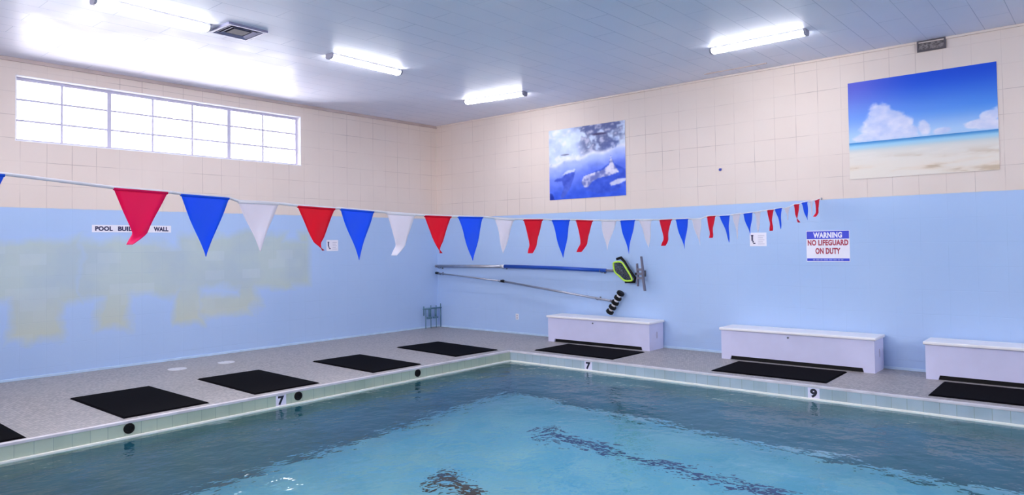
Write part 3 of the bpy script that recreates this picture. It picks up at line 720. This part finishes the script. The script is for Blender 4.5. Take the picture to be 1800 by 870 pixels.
for x, z in ((.16, 1.272), (1.95, 1.283), (4.2, 1.238)):
    bm = bmesh.new(); tube(bm, [(x, 0, z-.02), (x, -.10, z-.045), (x, Y-.045, z-.02), (x, Y-.05, z+.01)], .006, 8); box(bm, x-.02, x+.02, -.006, 0, z-.06, z+.02)
    rp('wall_bracket', bm, M['grey_metal'])
# lower pole
OO = (0.1, 0, 1.12)
r2 = empty('roller_pole', OO); tag(r2, 'thin grey pole ending in a black ribbed roller head, sloping along the wall', 'pool cleaning pole')
bm = bmesh.new(); tube(bm, [(.12, Y, 1.127), (1.96, Y, .998)], .013, 12); rp('pole', bm, M['alu'], True, r2, OO)
bm = bmesh.new(); tube(bm, [(1.90, Y, 1.002), (1.99, Y, .996)], .024, 12); rp('collar', bm, M['black'], False, r2, OO)
bm = bmesh.new(); tube(bm, [(1.98, Y, .997), (4.40, Y, .723)], .018, 12); rp('outer_pole', bm, M['alu'], True, r2, OO)
bm = bmesh.new(); tube(bm, [(.08, Y, 1.13), (.15, Y, 1.125)], .026, 12); rp('end_cap', bm, M['black'], False, r2, OO)
a0, a1 = Vector((4.335, Y, .50)), Vector((4.605, Y, .895)); ax = (a1-a0).normalized()
bm = bmesh.new(); tube(bm, [a0+ax*.02, a1-ax*.02], .036, 12); rp('roller_core', bm, M['white_plastic'], True, r2, OO)
for k in range(5):
    c = a0+(a1-a0)*((k+.5)/5); h_ = .030
    bm = bmesh.new(); tube(bm, [c-ax*h_, c-ax*h_*.6, c+ax*h_*.6, c+ax*h_], [.052, .066, .066, .052], 18); rp('roller', bm, M['black'], False, r2, OO)
bm = bmesh.new(); tube(bm, [(4.38, Y-.0, .725), (4.44, Y-.02, .712)], .022, 10); rp('socket', bm, M['grey_plastic'], False, r2, OO)
for x, z in ((.17, 1.123), (1.85, 1.006), (4.1, .757)):
    bm = bmesh.new(); tube(bm, [(x, 0, z-.01), (x, -.09, z-.03), (x, Y-.025, z-.012), (x, Y-.028, z+.01)], .005, 8); box(bm, x-.015, x+.015, -.006, 0, z-.04, z+.02)
    rp('wall_bracket', bm, M['grey_metal'], False, r2, OO)
# grey brush, edge on
OB = (5.02, 0, 1.19); r3 = empty('pool_brush', OB); tag(r3, 'tall grey pool brush standing out from the wall beside the lime-rimmed net', 'brush')
bm = bmesh.new(); prism(bm, [(4.985, 1.475), (5.003, 1.475), (5.028, 1.30), (5.040, 1.10), (5.066, .912), (5.040, .912), (5.012, 1.10), (5.004, 1.30)], 'y', -.155, -.11); rp('brush_back', bm, M['grey_plastic'], False, r3, OB)
bm = bmesh.new(); prism(bm, [(4.905, 1.355), (4.925, 1.36), (4.935, 1.20), (4.935, .985), (4.912, .985), (4.912, 1.18)], 'y', -.155, -.115); rp('brush_plate', bm, M['grey_plastic'], False, r3, OB)
for z in (1.26, 1.19, 1.12):
    bm = bmesh.new(); box(bm, 4.925, 5.02, -.16, -.12, z-.018, z+.018, .004); rp('bridge', bm, M['grey_plastic'], False, r3, OB)
bm = bmesh.new(); tube(bm, [(4.886, -.14, 1.19), (4.92, -.14, 1.19)], .02, 10); rp('handle', bm, M['black'], False, r3, OB)['label'] = 'black handle socket'
bm = bmesh.new(); tube(bm, [(4.97, 0, 1.19), (4.97, -.13, 1.19)], .012, 8); box(bm, 4.94, 5.0, -.008, 0, 1.14, 1.24); rp('wall_bracket', bm, M['grey_metal'], False, r3, OB)

# ------------------------------------------------------------ corner rack of pipes
OC = (.12, -.27, 0); r4 = empty('pipe_rack', OC); tag(r4, 'small blue-grey rack of upright pipes standing in the far room corner', 'pipe rack')
X = .12
for y, z0, z1, rr in ((-.455, .0, .40, .008), (-.31, 0, .47, .009), (-.16, 0, .46, .009), (-.035, 0, .49, .009)):
    bm = bmesh.new(); tube(bm, [(X, y, z0), (X, y, z1)], rr, 8); rp('riser', bm, M['pipe'], True, r4, OC)
bm = bmesh.new(); tube(bm, [(X, -.52, .405), (X, -.02, .405)], .017, 8); rp('cross_bar', bm, M['pipe'], True, r4, OC)
bm = bmesh.new(); tube(bm, [(X, -.505, .46), (X, -.505, .27)], .013, 8); rp('drop_pipe', bm, M['pipe'], True, r4, OC)
for y in (-.35, -.18):
    bm = bmesh.new(); tube(bm, [(X, y, .39), (X, y, .24)], .022, 10); rp('valve_body', bm, M['pipe'], True, r4, OC)
    bm = bmesh.new(); box(bm, X-.03, X+.03, y-.05, y+.05, .195, .23, .004); rp('valve', bm, M['pipe'], False, r4, OC)

# ------------------------------------------------------------ pennant line
SX = 7.80; SY = -8.736
F = [('b',-0.975,1.967,-0.758,1.961,-0.86,1.70),('m',-0.384,1.931,-0.166,1.924,-0.322,1.699),('b',-0.11,1.919,0.113,1.911,-0.0,1.643),('w',0.158,1.897,0.366,1.894,0.265,1.66),('r',0.474,1.887,0.696,1.88,0.627,1.662),('b',0.732,1.881,0.952,1.872,0.852,1.607),('w',1.044,1.868,1.254,1.861,1.092,1.627),('r',1.33,1.859,1.549,1.858,1.468,1.634),('b',1.609,1.859,1.835,1.861,1.728,1.583),('w',1.952,1.856,2.148,1.852,2.033,1.625),('r',2.249,1.854,2.461,1.858,2.313,1.62),('b',2.57,1.856,2.79,1.861,2.703,1.58),('r',2.871,1.862,3.096,1.862,2.91,1.619),('w',3.218,1.865,3.439,1.869,3.311,1.627),('b',3.501,1.87,3.731,1.879,3.637,1.594),('w',3.798,1.88,4.015,1.885,3.946,1.644),('r',4.16,1.887,4.387,1.897,4.225,1.656),('b',4.465,1.899,4.71,1.909,4.627,1.626),('w',4.794,1.905,4.993,1.915,4.944,1.656),('r',5.124,1.941,5.311,1.951,5.193,1.729),('b',5.421,1.953,5.665,1.965,5.621,1.681),('w',5.739,1.973,5.937,1.991,5.83,1.711),('b',6.031,1.993,6.275,2.012,6.227,1.749),('w',6.341,2.014,6.53,2.033,6.446,1.788),('r',6.725,2.052,6.927,2.065,6.819,1.811),('b',6.965,2.073,7.197,2.094,7.122,1.834),('w',7.295,2.09,7.479,2.117,7.366,1.943),('r',7.627,2.151,7.821,2.166,7.804,1.929),('b',7.91,2.184,8.137,2.208,8.142,1.965),('w',8.23,2.211,8.373,2.233,8.31,2.022),('r',8.445,2.235,8.643,2.267,8.428,2.017)]
OP = (SX, SY, 1.9); r5 = empty('pennant_line', OP); tag(r5, 'string of red, white and blue triangular pennants hung across the pool', 'pennants')
pts = [(SX, RY+.015, 2.16), (SX, SY-2.4, 2.06)]
for f in F: pts += [(SX, SY+f[1], f[2]+.004), (SX, SY+f[3], f[4]+.004)]
pts.append((SX, -.03, 2.275))
bm = bmesh.new(); tube(bm, pts, .0065, 8); rp('cord', bm, M['tape'], True, r5, OP)
for y, s_, z in ((0, -1, 2.275), (RY, 1, 2.16)):
    bm = bmesh.new(); box(bm, SX-.01, SX+.01, *sorted((y, y+s_*.006)), z-.014, z+.014); tube(bm, [(SX, y+s_*.004, z), (SX, y+s_*.035, z)], .005, 8); rp('wall_hook', bm, M['grey_metal'], False, r5, OP)
def pennant(i, c, s1, z1, s2, z2, s3, z3):
    curl = c in 'rm' or (c == 'w' and i in (6,))
    bm = bmesh.new(); n = 18; m = 8; rows = []
    top = (Vector((0, s1, z1))+Vector((0, s2, z2)))/2; half = (Vector((0, s2, z2))-Vector((0, s1, z1)))/2
    tip = Vector((0, s3, z3)); rnd = random.Random(i*7+3); ph = rnd.uniform(0, 6)
    lean = rnd.uniform(-.012, .012)
    for j in range(n+1):
        v_ = j/n
        if curl:
            dirn = 1 if s3 > (s1+s2)/2 - .0 else -1
            apex = Vector((0, top.y+(tip.y-top.y)*.18, top.z-.285)); knee = top.lerp(apex, .64)
            cen_ = top.lerp(knee, v_/.74) if v_ < .74 else knee.lerp(tip, (v_-.74)/.26)
            k = 1-v_/.74*.76 if v_ < .74 else .24-(v_-.74)*.38
            th = max(0, (v_-.62)/.38)**1.3*math.radians(70)*dirn
        else:
            cen_ = top.lerp(tip, v_); k = max(1-v_, .012); th = .18*math.sin(v_*5+ph)*v_
        row = []
        for q in range(m+1):
            a = (q/m*2-1)*k
            hy = half*a
            off = Vector((-math.sin(th)*half.length*a, hy.y*math.cos(th), hy.z*math.cos(th)))
            if curl and v_ > .5:
                fold = max(0, (a/k)*(-dirn))**2*k*.03*(v_-.5)*4; off.x += fold
            off.x += .010*math.sin(q/m*5+v_*4+ph)*v_*(1-v_)*2 + lean*v_
            p = cen_+off; row.append(bm.verts.new((SX+p.x, SY+p.y, p.z)))
        rows.append(row)
    for a, b in zip(rows, rows[1:]):
        for q in range(m): bm.faces.new((a[q], a[q+1], b[q+1], b[q]))
    o = rp('pennant', bm, M['p_'+c], True, r5, OP)
    md = o.modifiers.new('thickness', 'SOLIDIFY'); md.thickness = .0012
    o['label'] = {'r': 'red pennant', 'b': 'blue pennant', 'w': 'white pennant', 'm': 'pinkish red pennant'}[c]
    hb = bmesh.new(); p1 = Vector((SX, SY+s1, z1)); p2 = Vector((SX, SY+s2, z2))
    tube(hb, [p1, p2], .0075, 8)
    h = obj('hem', hb, M['p_'+c] if c != 'w' else M['tape'], None, True); h.parent = o
for i, f in enumerate(F): pennant(i, *f)
